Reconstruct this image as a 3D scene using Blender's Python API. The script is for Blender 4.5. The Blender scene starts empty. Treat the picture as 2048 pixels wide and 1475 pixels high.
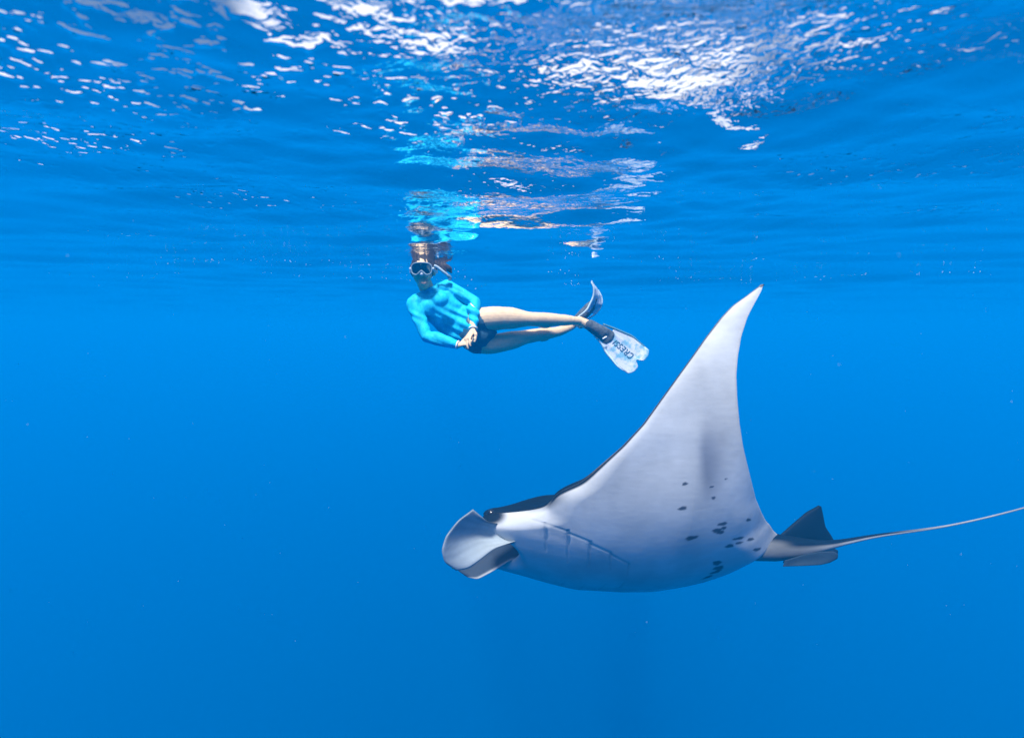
import bpy, bmesh, math, random
import numpy as np
from mathutils import Vector, Matrix

scene = bpy.context.scene
R = math.radians

# ------------------------------------------------------------------ camera
FPX = 853.0                                  # focal length in pixels of the 2048 px wide photograph
PITCH = R(5.19)
CAM_Z = -0.475                                # the photographer floats just under the surface (z = 0)
cam_data = bpy.data.cameras.new("camera")
cam_data.sensor_width = 36.0
cam_data.lens = FPX / 2048.0 * 36.0
cam_data.clip_start = 0.02
cam_data.clip_end = 2000.0
cam_data.dof.use_dof = True
cam_data.dof.focus_distance = 2.1
cam_data.dof.aperture_fstop = 1.7
cam = bpy.data.objects.new("camera", cam_data)
scene.collection.objects.link(cam)
cam.location = (0, 0, CAM_Z)
cam.rotation_euler = (R(90) - PITCH, 0, 0)
scene.camera = cam

# ------------------------------------------------------------------ sky, sun, exposure
SUN_ELEV, SUN_AZ = 67.0, 198.0               # azimuth clockwise from +Y (the view direction)
world = bpy.data.worlds.new("World")
scene.world = world
world.use_nodes = True
wn, wl = world.node_tree.nodes, world.node_tree.links
sky = wn.new("ShaderNodeTexSky")
sky.sky_type = 'NISHITA'
sky.sun_disc = False
sky.sun_elevation = R(SUN_ELEV)
sky.sun_rotation = R(SUN_AZ)
sky.dust_density = 4.0
# scattered fair-weather clouds all round the sky
w_tc = wn.new("ShaderNodeTexCoord")
w_nz = wn.new("ShaderNodeTexNoise"); w_nz.noise_dimensions = '4D'; w_nz.inputs["W"].default_value = 1.3; w_nz.inputs["Scale"].default_value = 3.2; w_nz.inputs["Detail"].default_value = 7.0
wl.new(w_tc.outputs["Generated"], w_nz.inputs["Vector"])
w_mr = wn.new("ShaderNodeMapRange"); w_mr.inputs[1].default_value = 0.45; w_mr.inputs[2].default_value = 0.55
wl.new(w_nz.outputs["Fac"], w_mr.inputs[0])
w_sep = wn.new("ShaderNodeSeparateXYZ"); wl.new(w_tc.outputs["Generated"], w_sep.inputs[0])
w_up = wn.new("ShaderNodeMapRange"); w_up.inputs[1].default_value = 0.02; w_up.inputs[2].default_value = 0.15
wl.new(w_sep.outputs["Z"], w_up.inputs[0])
w_mul = wn.new("ShaderNodeMath"); w_mul.operation = 'MULTIPLY'
wl.new(w_mr.outputs[0], w_mul.inputs[0]); wl.new(w_up.outputs[0], w_mul.inputs[1])
w_mix = wn.new("ShaderNodeMix"); w_mix.data_type = 'RGBA'
wl.new(w_mul.outputs[0], w_mix.inputs[0])
wl.new(sky.outputs[0], w_mix.inputs[6])
w_mix.inputs[7].default_value = (9.0, 9.0, 9.4, 1.0)
wl.new(w_mix.outputs[2], wn["Background"].inputs[0])
wn["Background"].inputs[1].default_value = 0.055

sun_data = bpy.data.lights.new("sun", 'SUN')
sun_data.energy = 3.5
sun_data.angle = R(9.0)                      # the rippled surface spreads the sun's rays
sun_data.color = (1.0, 0.96, 0.90)
sun = bpy.data.objects.new("sun", sun_data)
scene.collection.objects.link(sun)
_e, _a = R(SUN_ELEV), R(SUN_AZ)
sun_dir = Vector((math.sin(_a) * math.cos(_e), math.cos(_a) * math.cos(_e), math.sin(_e)))
sun.rotation_euler = sun_dir.to_track_quat('Z', 'Y').to_euler()

scene.view_settings.view_transform = 'Standard'
scene.view_settings.look = 'None'
scene.view_settings.gamma = 1.0
scene.view_settings.use_curve_mapping = False
scene.view_settings.exposure = 1.45

cy = scene.cycles
cy.use_denoising = True
cy.denoiser = 'OPENIMAGEDENOISE'
cy.max_bounces = 8
cy.diffuse_bounces = 2
cy.glossy_bounces = 4
cy.transmission_bounces = 4
cy.transparent_max_bounces = 12
cy.volume_bounces = 1
cy.sample_clamp_indirect = 6.0
cy.use_adaptive_sampling = False

# ------------------------------------------------------------------ helpers
_cp, _sp = math.cos(PITCH), math.sin(PITCH)

def P(u, v, d):
    """photograph pixel (u, v) at depth d metres along the view axis -> world point"""
    rx = (u - 1024.0) / FPX
    ry = -(v - 737.5) / FPX
    return Vector((rx * d, (_cp + ry * _sp) * d, CAM_Z + (-_sp + ry * _cp) * d))

def project(co):
    """world points (n, 3) -> pixels u, v"""
    x, y, z = co[:, 0], co[:, 1], co[:, 2] - CAM_Z
    d = y * _cp - z * _sp
    h = y * _sp + z * _cp
    return 1024 + FPX * x / d, 737.5 - FPX * h / d

def link(o, parent=None):
    scene.collection.objects.link(o)
    if parent is not None:
        o.parent = parent
        o.matrix_parent_inverse = parent.matrix_world.inverted()
    return o

def grid_mesh(name, co, nr, nc, smooth=True, wrap=False):
    """quads over an (nr, nc) grid of points"""
    me = bpy.data.meshes.new(name)
    idx = np.arange(nr * nc).reshape(nr, nc)
    a, b, c, d = idx[:-1, :-1], idx[:-1, 1:], idx[1:, 1:], idx[1:, :-1]
    if wrap:
        j = np.roll(idx, -1, axis=1)
        a, b, c, d = idx[:-1], j[:-1], j[1:], idx[1:]
    q = np.stack([a, b, c, d], -1).reshape(-1, 4).astype(np.int32)
    set_mesh(me, co.reshape(-1, 3), q, smooth)
    return me

def set_mesh(me, co, quads, smooth=True):
    n = len(quads)
    k = quads.shape[1]
    me.vertices.add(len(co))
    me.vertices.foreach_set("co", np.ascontiguousarray(co, dtype=np.float32).ravel())
    me.loops.add(n * k)
    me.loops.foreach_set("vertex_index", np.ascontiguousarray(quads, dtype=np.int32).ravel())
    me.polygons.add(n)
    me.polygons.foreach_set("loop_start", np.arange(0, n * k, k, dtype=np.int32))
    me.polygons.foreach_set("use_smooth", np.full(n, smooth, dtype=bool))
    me.update(calc_edges=True)
    me.validate()

def mat_new(name):
    m = bpy.data.materials.new(name)
    m.use_nodes = True
    return m, m.node_tree.nodes, m.node_tree.links

def principled(name, col, rough=0.5, **kw):
    m, n, l = mat_new(name)
    b = n["Principled BSDF"]
    b.inputs["Base Color"].default_value = (*col, 1)
    b.inputs["Roughness"].default_value = rough
    for k, v in kw.items():
        b.inputs[k.replace("_", " ")].default_value = v
    return m

def tag(o, label=None, cat=None, group=None, kind=None):
    if label: o["label"] = label
    if cat: o["category"] = cat
    if group: o["group"] = group
    if kind: o["kind"] = kind
    return o

def empty(name, loc):
    o = bpy.data.objects.new(name, None)
    o.location = loc
    o.empty_display_size = 0.1
    scene.collection.objects.link(o)
    bpy.context.view_layer.update()
    return o

# ------------------------------------------------------------------ the sea surface seen from below
rng = np.random.default_rng(7)

def axis(lo, hi, centre, n, b):
    def half(ext, m):
        u = np.linspace(0, 1, m)
        return ext * np.sinh(b * u) / math.sinh(b)
    m1 = int(n * 0.5)
    left = -half(centre - lo, m1)[::-1]
    right = half(hi - centre, n - m1 + 1)[1:]
    return centre + np.concatenate([left, right])

WNX, WNY = 680, 680
wx = axis(-110, 110, 0.0, WNX, 6.3)
wy = axis(-40, 120, 0.9, WNY, 6.6)
GX, GY = np.meshgrid(wx, wy)
SX = np.gradient(wx)[None, :] * np.ones_like(GX)
SY = np.gradient(wy)[:, None] * np.ones_like(GX)
CELL = np.maximum(SX, SY)

def gust(x, y, cx, cy_, rx, ry):
    return np.exp(-(((x - cx) / rx) ** 2 + ((y - cy_) / ry) ** 2))

Z = np.zeros_like(GX)
# (wavelength, rms slope, number, spread about the +-Y travel direction)
bands = [(4.0, 0.018, 4, 0.30), (1.6, 0.028, 5, 0.35), (0.75, 0.045, 7, 0.35),
         (0.42, 0.066, 9, 0.33), (0.24, 0.072, 12, 0.38), (0.12, 0.060, 14, 0.45), (0.06, 0.04, 14, 0.6)]
for lam0, slope, n, spread in bands:
    for i in range(n):
        lam = lam0 * rng.uniform(0.75, 1.35)
        k = 2 * math.pi / lam
        th = rng.normal(0, spread) + math.radians(8)
        kx, ky = k * math.sin(th), k * math.cos(th)
        a = slope * math.sqrt(2.0 / n) / k
        fade = np.clip(lam / (CELL * 3.5) - 0.6, 0, 1)
        ph = kx * GX + ky * GY + rng.uniform(0, 6.28)
        # slow wander of the crests, so that they are not ruler-straight
        ph = ph + 0.8 * np.sin(GX * 2.1 / (lam0 + .3) + rng.uniform(0, 6)) * np.sin(GY * 1.3 / (lam0 + .3) + rng.uniform(0, 6))
        Z += a * fade * (np.sin(ph) + 0.18 * np.cos(2 * ph))
far = np.clip((np.hypot(GX, GY) - 25) / 60, 0, 1)
Z *= 1 - 0.7 * far
# cat's-paws: places where the wind has raised steep little ripples
PAWS = [(-0.14, 0.76, 0.14, 0.08, 0.6), (0.34, 0.78, 0.36, 0.17, 0.85), (0.10, 1.45, 0.42, 0.5, 0.13),
        (-1.3, 2.75, 0.9, 0.16, 0.5), (2.3, 3.6, 0.8, 0.3, 0.4)]
# places with scattered steep wavelets
CHOPS = [(-0.72, 0.88, 0.45, 0.19, 1.0), (-0.30, 1.02, 0.30, 0.16, 0.85), (-1.25, 1.16, 0.45, 0.20, 1.0), 
         (1.1, 1.30, 0.35, 0.14, 0.60), (1.35, 0.95, 0.35, 0.15, 0.5), (1.9, 1.9, 0.4, 0.12, 0.8), (-0.9, 1.7, 0.8, 0.25, 0.45), (-1.6, 2.2, 0.6, 0.15, 0.7)]
CHOP = np.zeros_like(GX)
for cx_, cy_, rx_, ry_, w_ in CHOPS:
    CHOP = np.maximum(CHOP, w_ * gust(GX, GY, cx_, cy_, rx_, ry_))
GUST = np.zeros_like(GX)
for cx_, cy_, rx_, ry_, w_ in PAWS:
    GUST = np.maximum(GUST, w_ * gust(GX, GY, cx_, cy_, rx_, ry_))
WATER_CO = np.stack([GX, GY, Z], -1)
me = grid_mesh("water_surface", WATER_CO, WNY, WNX)
ga = me.attributes.new("gust", 'FLOAT', 'POINT')
ga.data.foreach_set("value", GUST.astype(np.float32).ravel())
ga = me.attributes.new("chop", 'FLOAT', 'POINT')
ga.data.foreach_set("value", CHOP.astype(np.float32).ravel())
water = link(bpy.data.objects.new("water_surface", me))
tag(water, "rippled blue sea surface seen from underneath, with glints of sky", "water", kind="structure")

m, n, l = mat_new("sea_surface")
n.remove(n["Principled BSDF"])
out = n["Material Output"]
tc = n.new("ShaderNodeTexCoord")
def noise(scale, vec_scale, detail=2.0, rough=0.5, dist=0.0):
    mp = n.new("ShaderNodeMapping"); mp.inputs["Scale"].default_value = vec_scale
    l.new(tc.outputs["Object"], mp.inputs[0])
    t = n.new("ShaderNodeTexNoise"); t.noise_dimensions = '3D'
    t.inputs["Scale"].default_value = scale
    t.inputs["Detail"].default_value = detail
    t.inputs["Roughness"].default_value = rough
    t.inputs["Distortion"].default_value = dist
    l.new(mp.outputs[0], t.inputs["Vector"])
    return t.outputs["Fac"]
def math_n(op, a, b=None, clamp=False):
    x = n.new("ShaderNodeMath"); x.operation = op; x.use_clamp = clamp
    for i, v in enumerate((a, b)):
        if v is None: continue
        if isinstance(v, (int, float)): x.inputs[i].default_value = v
        else: l.new(v, x.inputs[i])
    return x.outputs[0]
ripple = noise(46.0, (0.80, 1.0, 1.0), 2.0, 0.5, 0.4)
patch = noise(1.3, (0.8, 1.0, 1.0), 2.0)
pm = n.new("ShaderNodeMapRange"); pm.inputs[1].default_value = 0.45; pm.inputs[2].default_value = 0.72
pm.inputs[3].default_value = 0.10; pm.inputs[4].default_value = 0.45
l.new(patch, pm.inputs[0])
ga = n.new("ShaderNodeAttribute"); ga.attribute_name = "gust"
g2 = math_n('MULTIPLY', math_n('MULTIPLY', ga.outputs["Fac"], 4.4), math_n('ADD', patch, 0.25))
amp = math_n('ADD', pm.outputs[0], g2)
height = math_n('MULTIPLY', ripple, amp)
wavelet = noise(38.0, (0.70, 1.0, 1.0), 1.5, 0.5, 0.2)
wm = n.new("ShaderNodeMapRange"); wm.interpolation_type = 'SMOOTHSTEP'
wm.inputs[1].default_value = 0.51; wm.inputs[2].default_value = 0.78; wm.inputs[3].default_value = 0.0; wm.inputs[4].default_value = 1.0
l.new(wavelet, wm.inputs[0])
clump = noise(3.4, (0.8, 1.3, 1.0), 3.0)
cl = n.new("ShaderNodeMapRange"); cl.inputs[1].default_value = 0.36; cl.inputs[2].default_value = 0.62; cl.inputs[3].default_value = 0.25; cl.inputs[4].default_value = 1.15
l.new(clump, cl.inputs[0])
ca_ = n.new("ShaderNodeAttribute"); ca_.attribute_name = "chop"
height = math_n('ADD', height, math_n('MULTIPLY', math_n('MULTIPLY', math_n('MULTIPLY', wm.outputs[0], ca_.outputs["Fac"]), cl.outputs[0]), 2.3))
bump = n.new("ShaderNodeBump")
bump.inputs["Strength"].default_value = 1.0
bump.inputs["Distance"].default_value = 0.0050
l.new(height, bump.inputs["Height"])
fr = n.new("ShaderNodeFresnel"); fr.inputs["IOR"].default_value = 1.333
l.new(bump.outputs[0], fr.inputs["Normal"])
tr = n.new("ShaderNodeBsdfTransparent")
gl = n.new("ShaderNodeBsdfGlossy"); gl.inputs["Roughness"].default_value = 0.0
gl.inputs["Color"].default_value = (1, 1, 1, 1)
l.new(bump.outputs[0], gl.inputs["Normal"])
mx = n.new("ShaderNodeMixShader")
l.new(fr.outputs[0], mx.inputs[0]); l.new(tr.outputs[0], mx.inputs[1]); l.new(gl.outputs[0], mx.inputs[2])
l.new(mx.outputs[0], out.inputs["Surface"])
water.data.materials.append(m)

# ------------------------------------------------------------------ the body of water: an even, pale blue medium
bm = bmesh.new()
bmesh.ops.create_cube(bm, size=1.0)
me = bpy.data.meshes.new("haze")
bm.to_mesh(me); bm.free()
haze = link(bpy.data.objects.new("haze", me))
haze.scale = (240, 180, 71)
haze.location = (0, 40, 0.6 - 35.5)
tag(haze, "clear blue sea water fading into the distance", "water", kind="stuff")
m, n, l = mat_new("sea_water")
n.remove(n["Principled BSDF"])
pv = n.new("ShaderNodeVolumePrincipled")
pv.inputs["Color"].default_value = (0.0, 0.280, 0.75, 1)
pv.inputs["Density"].default_value = 0.07
pv.inputs["Anisotropy"].default_value = 0.0
l.new(pv.outputs[0], n["Material Output"].inputs["Volume"])
haze.data.materials.append(m)

# ------------------------------------------------------------------ manta ray
# Cross-section plane of the animal is (d, h): depth along and height across the view axis; it swims towards -x.
def DH(d, h):
    return (d * _cp + h * _sp, CAM_Z - d * _sp + h * _cp)     # -> world y, z

MSC = 0.80                                   # size of this animal against the working units below (disc about 2.3 m wide)

def smooth(a, b, x):
    t = np.clip((x - a) / (b - a), 0, 1)
    return t * t * (3 - 2 * t)

MD, MH = 2.20, -0.915                        # centre line of the disc
NS, NT = 380, 350

def span_path(s, a0, a1, bend0, bend1):
    """integrate a curve whose tangent angle turns from a0 to a1 (degrees, 0 = to the camera, 90 = up)"""
    ang = np.radians(a0 + (a1 - a0) * smooth(bend0, bend1, s))
    ds = np.diff(s, prepend=0)
    return np.cumsum(-np.cos(ang) * ds), np.cumsum(np.sin(ang) * ds), ang

# near (left) wing swept up, far (right) wing lifted away from the viewer
_s = np.linspace(0, 1.8, 1801)
_d, _h, _ = span_path(_s, 50, 104, 0.10, 1.25)
L_SPAN = float(_s[np.argmin(np.abs(737.5 - FPX * (MH + _h) / (MD + _d) - 569))])
s_arr = L_SPAN * (np.linspace(0, 1, NS) ** 0.92)
pd, ph_, pang = span_path(s_arr, 50, 104, 0.10, 1.25)
rows = 737.5 - FPX * (MH + ph_) / (MD + pd)
print("manta tip row", rows[-1], "tip depth", MD + pd[-1], "span", L_SPAN)

# outline of the near wing as the photograph shows it: row -> x of leading and trailing edge
LE_T = np.array([(568, 1524), (580, 1508), (595, 1488), (611, 1465), (635, 1442), (675, 1411), (713, 1384), (750, 1357),
                 (797, 1323), (848, 1286), (892, 1245), (929, 1204), (967, 1162), (982, 1138), (994, 1085)], float)
TE_T = np.array([(568, 1526), (580, 1523), (595, 1515), (611, 1506), (635, 1494), (672, 1482), (713, 1475), (750, 1472),
                 (797, 1474), (848, 1479), (892, 1486), (929, 1495), (967, 1505), (1001, 1514), (1038, 1530),
                 (1057, 1540), (1066, 1548), (1080, 1556), (1096, 1572), (1110, 1596), (1125, 1606), (1200, 1610)], float)
rr = rows.copy()
dep = MD + pd
le_px = np.interp(rr, LE_T[:, 0], LE_T[:, 1])
te_px = np.interp(rr, TE_T[:, 0], TE_T[:, 1])
x_le = (le_px - 1024) / FPX * dep
x_te = (te_px - 1024) / FPX * dep
# head: the leading edge inside |s| < 0.25 is the mouth and the flank of the head
HS = np.array([0.00, 0.08, 0.15, 0.185, 0.205, 0.235, 0.265, 0.30, 0.34, 0.40])
row_h = np.interp(HS, s_arr, rows)
HX = np.array([1040, 1030, 1004, 970, 956, 985, 1028, 1078, 1122, 0])
hx = (HX - 1024) / FPX * np.interp(HS, s_arr, dep)
hx[-1] = np.interp(0.40, s_arr, x_le)
head_le = np.interp(s_arr, HS, hx)
kern = np.ones(9) / 9
head_le = np.convolve(np.pad(head_le, 4, mode='edge'), kern, 'valid')
x_le = np.where(s_arr < 0.40, head_le, x_le)
_sm = np.convolve(np.pad(x_le, 16, mode='edge'), np.ones(33) / 33, 'valid')
_w = smooth(0.22, 0.27, s_arr) * smooth(0.62, 0.48, s_arr)
x_le = x_le * (1 - _w) + _sm * _w
x_le = np.convolve(np.pad(x_le, 3, mode='edge'), np.ones(7) / 7, 'valid')
x_te = np.convolve(np.pad(x_te, 4, mode='edge'), np.ones(9) / 9, 'valid')
x_te = np.maximum(x_te, x_le + 0.004)

_tk = np.linspace(0, 1, 2001)
_dens = 1.0 + 1.6 * np.exp(-((_tk - 0.22) / 0.16) ** 2) + 1.5 * np.exp(-(_tk / 0.02) ** 2)
_cum = np.r_[0, np.cumsum(0.5 * (_dens[1:] + _dens[:-1]))]; _cum /= _cum[-1]
t = np.interp(np.linspace(0, 1, NT), _cum, _tk)     # finer columns over the gills and the leading edge
S2, T2 = np.meshgrid(s_arr, t, indexing='ij')
X2 = x_le[:, None] + (x_te - x_le)[:, None] * t[None, :]
chord = (x_te - x_le)[:, None]
# thickness: bulky body near the centre line, thin wing further out
xm = X2                                      # world x; head end is negative
body_t = np.interp(xm, [-0.20, 0.00, 0.25, 0.60, 0.95, 1.25, 1.45, 1.65], [0.105, 0.125, 0.150, 0.165, 0.150, 0.115, 0.075, 0.03])
body_w = np.interp(xm, [-0.20, 0.05, 0.35, 0.8, 1.2, 1.4, 1.6], [0.27, 0.33, 0.46, 0.50, 0.34, 0.17, 0.10])
bulge = np.exp(-np.abs(S2 / body_w) ** 2.0)
wing_t = np.minimum(0.045, 0.10 * chord) * np.sqrt(np.clip(4 * T2 * (1 - T2), 0, 1)) * (1.15 - 0.6 * T2)
wing_t *= (1 - 0.90 * S2 / L_SPAN)
le_round = np.clip(T2 / np.where(S2 < 0.22, 0.035, 0.10), 0, 1)
le_round = np.sqrt(1 - (1 - le_round) ** 2)
te_round = np.clip((1 - T2) / 0.16, 0, 1); te_round = np.sin(te_round * math.pi / 2) ** 0.8
mouth = smooth(0.215, 0.165, S2)             # 1 across the mouth
blunt = 0.62 * mouth + (1 - mouth) * 0.0
_b = body_t * bulge * (blunt + (1 - blunt) * le_round) * te_round
half = (wing_t ** 3 + _b ** 3) ** (1 / 3.0)   # smooth maximum
for _ in range(3):                            # soften the join between body and wing
    pad = np.pad(half, ((2, 2), (0, 0)), mode='edge')
    half = (pad[:-4] + pad[1:-3] + pad[2:-2] + pad[3:-1] + pad[4:]) / 5
half[-1, :] = 0.0015
edge0 = (1 - mouth[:, 0]) 
half[:, 0] = np.where(mouth[:, 0] < 0.02, 0.0015, half[:, 0])
half[:, -1] = 0.002
# the middle of the body carries nose and tail a little higher than the belly
camber = np.interp(xm, [-0.25, 0.0, 0.35, 0.75, 1.1, 1.5], [0.085, 0.050, 0.004, 0.0, 0.030, 0.070]) * np.exp(-(S2 / 0.45) ** 2)
# a shallow hollow behind the wing muscle and a gentle flap along the trailing edge
camber = camber + 0.016 * np.sin(T2 * math.pi) * smooth(0.35, 0.7, S2) * smooth(1.15, 0.75, S2) - 0.05 * chord * np.sin(T2 * math.pi) * smooth(0.8, 1.2, S2)

def world_co(d, h):
    y, z = DH(d * MSC, h * MSC)
    return np.stack([X2 * MSC, y, z], -1)

_off = camber - half
vent_n = world_co(MD + pd[:, None] + np.sin(pang)[:, None] * _off, MH + ph_[:, None] + np.cos(pang)[:, None] * _off)
u_v, v_v = project(vent_n.reshape(-1, 3))
u_v = u_v.reshape(NS, NT); v_v = v_v.reshape(NS, NT)

def Q(u, v, d):
    return P(u, v, d * MSC)

def seg_dist(u, v, a, b):
    a = np.array(a, float); b = np.array(b, float); ab = b - a
    k = np.clip(((u - a[0]) * ab[0] + (v - a[1]) * ab[1]) / (ab @ ab), 0, 1)
    return np.hypot(u - a[0] - k * ab[0], v - a[1] - k * ab[1]), k

# colour of the belly side: white with dark blotches; dorsal side blue black
VW = np.array([0.45, 0.475, 0.505]); DK = np.array([0.004, 0.010, 0.020])
vcol = np.ones((NS, NT, 3)) * VW
spots = [(1370, 967, 6, 3), (1365, 1016, 9, 3.6), (1423, 973, 5, 1.6), (1427, 995, 4, 3), (1445, 1047, 10, 3.2),
         (1434, 1060, 10, 4), (1448, 1055, 5, 3), (1441, 1064, 8, 3.2), (1383, 1075, 13, 4), (1477, 1076, 12, 2.6),
         (1501, 1078, 7, 3), (1478, 1085, 8, 2.4), (1459, 1091, 9, 3.4), (1514, 1098, 8, 3), (1497, 1039, 5, 3),
         (1434, 1125, 9, 4.5), (1437, 1135, 11, 3.8), (1452, 957, 3, 1.5)]
srng = np.random.default_rng(3)
for (u0, v0, a_, b_) in spots:
    rot = math.radians(-12)
    du, dv = u_v - u0, v_v - v0
    e1 = (du * math.cos(rot) + dv * math.sin(rot)) / a_
    e2 = (-du * math.sin(rot) + dv * math.cos(rot)) / b_
    wob = 1 + 0.10 * np.sin(3 * np.arctan2(e2, e1) + srng.uniform(0, 6)) + 0.08 * np.sin(5 * np.arctan2(e2, e1) + srng.uniform(0, 6))
    m_ = smooth(1.25, 0.75, np.hypot(e1, e2) / wob)[..., None]
    vcol = vcol * (1 - 0.93 * m_) + np.array([0.03, 0.04, 0.06]) * 0.93 * m_
# soft grey band behind the wing muscle, blended into the belly colour
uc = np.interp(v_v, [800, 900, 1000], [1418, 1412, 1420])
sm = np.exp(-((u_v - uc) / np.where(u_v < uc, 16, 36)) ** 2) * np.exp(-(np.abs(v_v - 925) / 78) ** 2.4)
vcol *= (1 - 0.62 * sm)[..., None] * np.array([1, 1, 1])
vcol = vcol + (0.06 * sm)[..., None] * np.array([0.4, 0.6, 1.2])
# faint darker trailing margin and tip
mar = smooth(0.955, 1.0, T2) * smooth(0.5, 1.3, S2)
vcol *= (1 - 0.25 * mar)[..., None]
# dark leading edge line and dark crown of the head with the eye patch
lead = smooth(0.009, 0.002, T2 * chord) * smooth(0.28, 0.40, S2)
eyem = smooth(1.25, 0.6, np.hypot((u_v - 982) / 30, (v_v - 1029) / 21))
crown = smooth(22, 2, v_v - np.interp(u_v, [940, 985, 1010, 1030, 1062, 1100, 1140], [1012, 1012, 1008, 1006, 1007, 1002, 984])) * smooth(1150, 1080, u_v) * (S2 < 0.5)
dk = np.clip(np.maximum.reduce([lead, eyem, crown]), 0, 1)[..., None]
vcol = vcol * (1 - dk) + DK * dk
# gill slits: real grooves with overlapping flaps
gills = [((1089, 1046), (1092, 1100)), ((1135, 1060), (1136, 1123)), ((1180, 1083), (1178, 1130)), ((1221, 1105), (1219, 1138)), ((1257, 1128), (1254, 1148))]
gd = np.zeros((NS, NT))
for a_, b_ in gills:
    dist, k = seg_dist(u_v, v_v, a_, b_)
    w_ = smooth(3.4, 0.8, dist)
    gd -= 0.0026 * w_ * (1 - 0.6 * k)
    kk = (0.20 * w_ * (1 - 0.7 * k))[..., None]
    vcol = vcol * (1 - kk) + np.array([0.04, 0.05, 0.07]) * kk
for a_, b_ in [((1065, 1038), (1135, 1062)), ((1137, 1066), (1180, 1083)), ((1182, 1088), (1221, 1105)), ((1223, 1109), (1258, 1127))]:
    dist, k = seg_dist(u_v, v_v, a_, b_)
    w_ = smooth(3.2, 0.8, dist)
    gd -= 0.0016 * w_
    vcol *= (1 - 0.10 * w_)[..., None]
half_v = half + gd * (half > 0.03)

def half_surface(side, sgn, hh):
    if side > 0:
        d0, h0, ang = pd, ph_, pang
    else:
        q, w, ang = span_path(s_arr, 50, -22, 0.05, 1.1)
        d0, h0 = -q, -w
    nd, nh = np.sin(ang), np.cos(ang)
    off = camber + sgn * hh
    return world_co(MD + d0[:, None] + nd[:, None] * off, MH + h0[:, None] + nh[:, None] * off)

crest = 0.060 * np.interp(X2, [-0.25, -0.12, 0.05, 0.30, 0.6, 0.9], [0.0, 0.55, 1.0, 1.0, 0.5, 0.0]) * np.exp(-((S2 - 0.10) / 0.17) ** 2) * le_round
half_d = (half + crest) * (1 - 0.58 * smooth(0.42, 0.28, S2) * smooth(0.34, 0.0, T2 * chord))
vl = half_surface(+1, -1, half_v); dl = half_surface(+1, +1, half_d)
vr = half_surface(-1, -1, half_v); dr = half_surface(-1, +1, half_d)
dcol = np.ones((NS, NT, 3)) * DK
# pale shoulder chevrons on the back
chev = np.exp(-((X2 - (0.30 + 0.25 * S2)) / 0.06) ** 2) * smooth(0.1, 0.25, S2) * smooth(0.75, 0.5, S2)
dcol = dcol * (1 - 0.6 * chev[..., None]) + 0.25 * chev[..., None]
# ring of columns: right half reversed + left half, dorsal then ventral
vfull = np.concatenate([vr[:0:-1], vl], 0); dfull = np.concatenate([dr[:0:-1], dl], 0)
vc = np.concatenate([vcol[:0:-1], vcol], 0); dc = np.concatenate([dcol[:0:-1], dcol], 0)
NF = vfull.shape[0]
# mouth: between the lips the surface turns in to a throat
lip_u, lip_l = dfull[:, 0], vfull[:, 0]
mid = 0.5 * (lip_u + lip_l)
def inward(f, k):
    c = mid + (lip_u - mid) * k
    return c + np.array([f, 0, 0])
m_open = np.clip(np.linalg.norm(lip_u - lip_l, axis=1) / 0.05, 0, 1)[:, None]
up1 = mid + (lip_u - mid) * 0.80 + m_open * np.array([0.02, 0, 0])
lo1 = mid + (lip_l - mid) * 0.80 + m_open * np.array([0.02, 0, 0])
up2 = mid + (lip_u - mid) * 0.75 + m_open * np.array([0.22, 0, 0])
lo2 = mid + (lip_l - mid) * 0.75 + m_open * np.array([0.22, 0, 0])
thr = mid + m_open * np.array([0.30, 0, 0])
ring = [dfull[:, i] for i in range(NT - 1, -1, -1)] + [up1, up2, thr, lo2, lo1] + [vfull[:, i] for i in range(NT)]
ringc = [dc[:, i] for i in range(NT - 1, -1, -1)] + [np.ones((NF, 3)) * k for k in (0.25, 0.05, 0.02, 0.05, 0.3)] + [vc[:, i] for i in range(NT)]
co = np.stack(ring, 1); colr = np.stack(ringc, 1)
manta = empty("manta_ray", Q(1340, 1120, 2.2))
tag(manta, "large white-bellied manta ray with dark back gliding with one wing raised", "manta ray")
me = grid_mesh("body", co, NF, co.shape[1], wrap=True)
ca = me.color_attributes.new("skin_tone", 'FLOAT_COLOR', 'POINT')
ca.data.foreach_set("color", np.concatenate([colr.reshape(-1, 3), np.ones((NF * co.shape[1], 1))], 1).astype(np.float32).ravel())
body = link(bpy.data.objects.new("body", me), manta)

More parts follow.
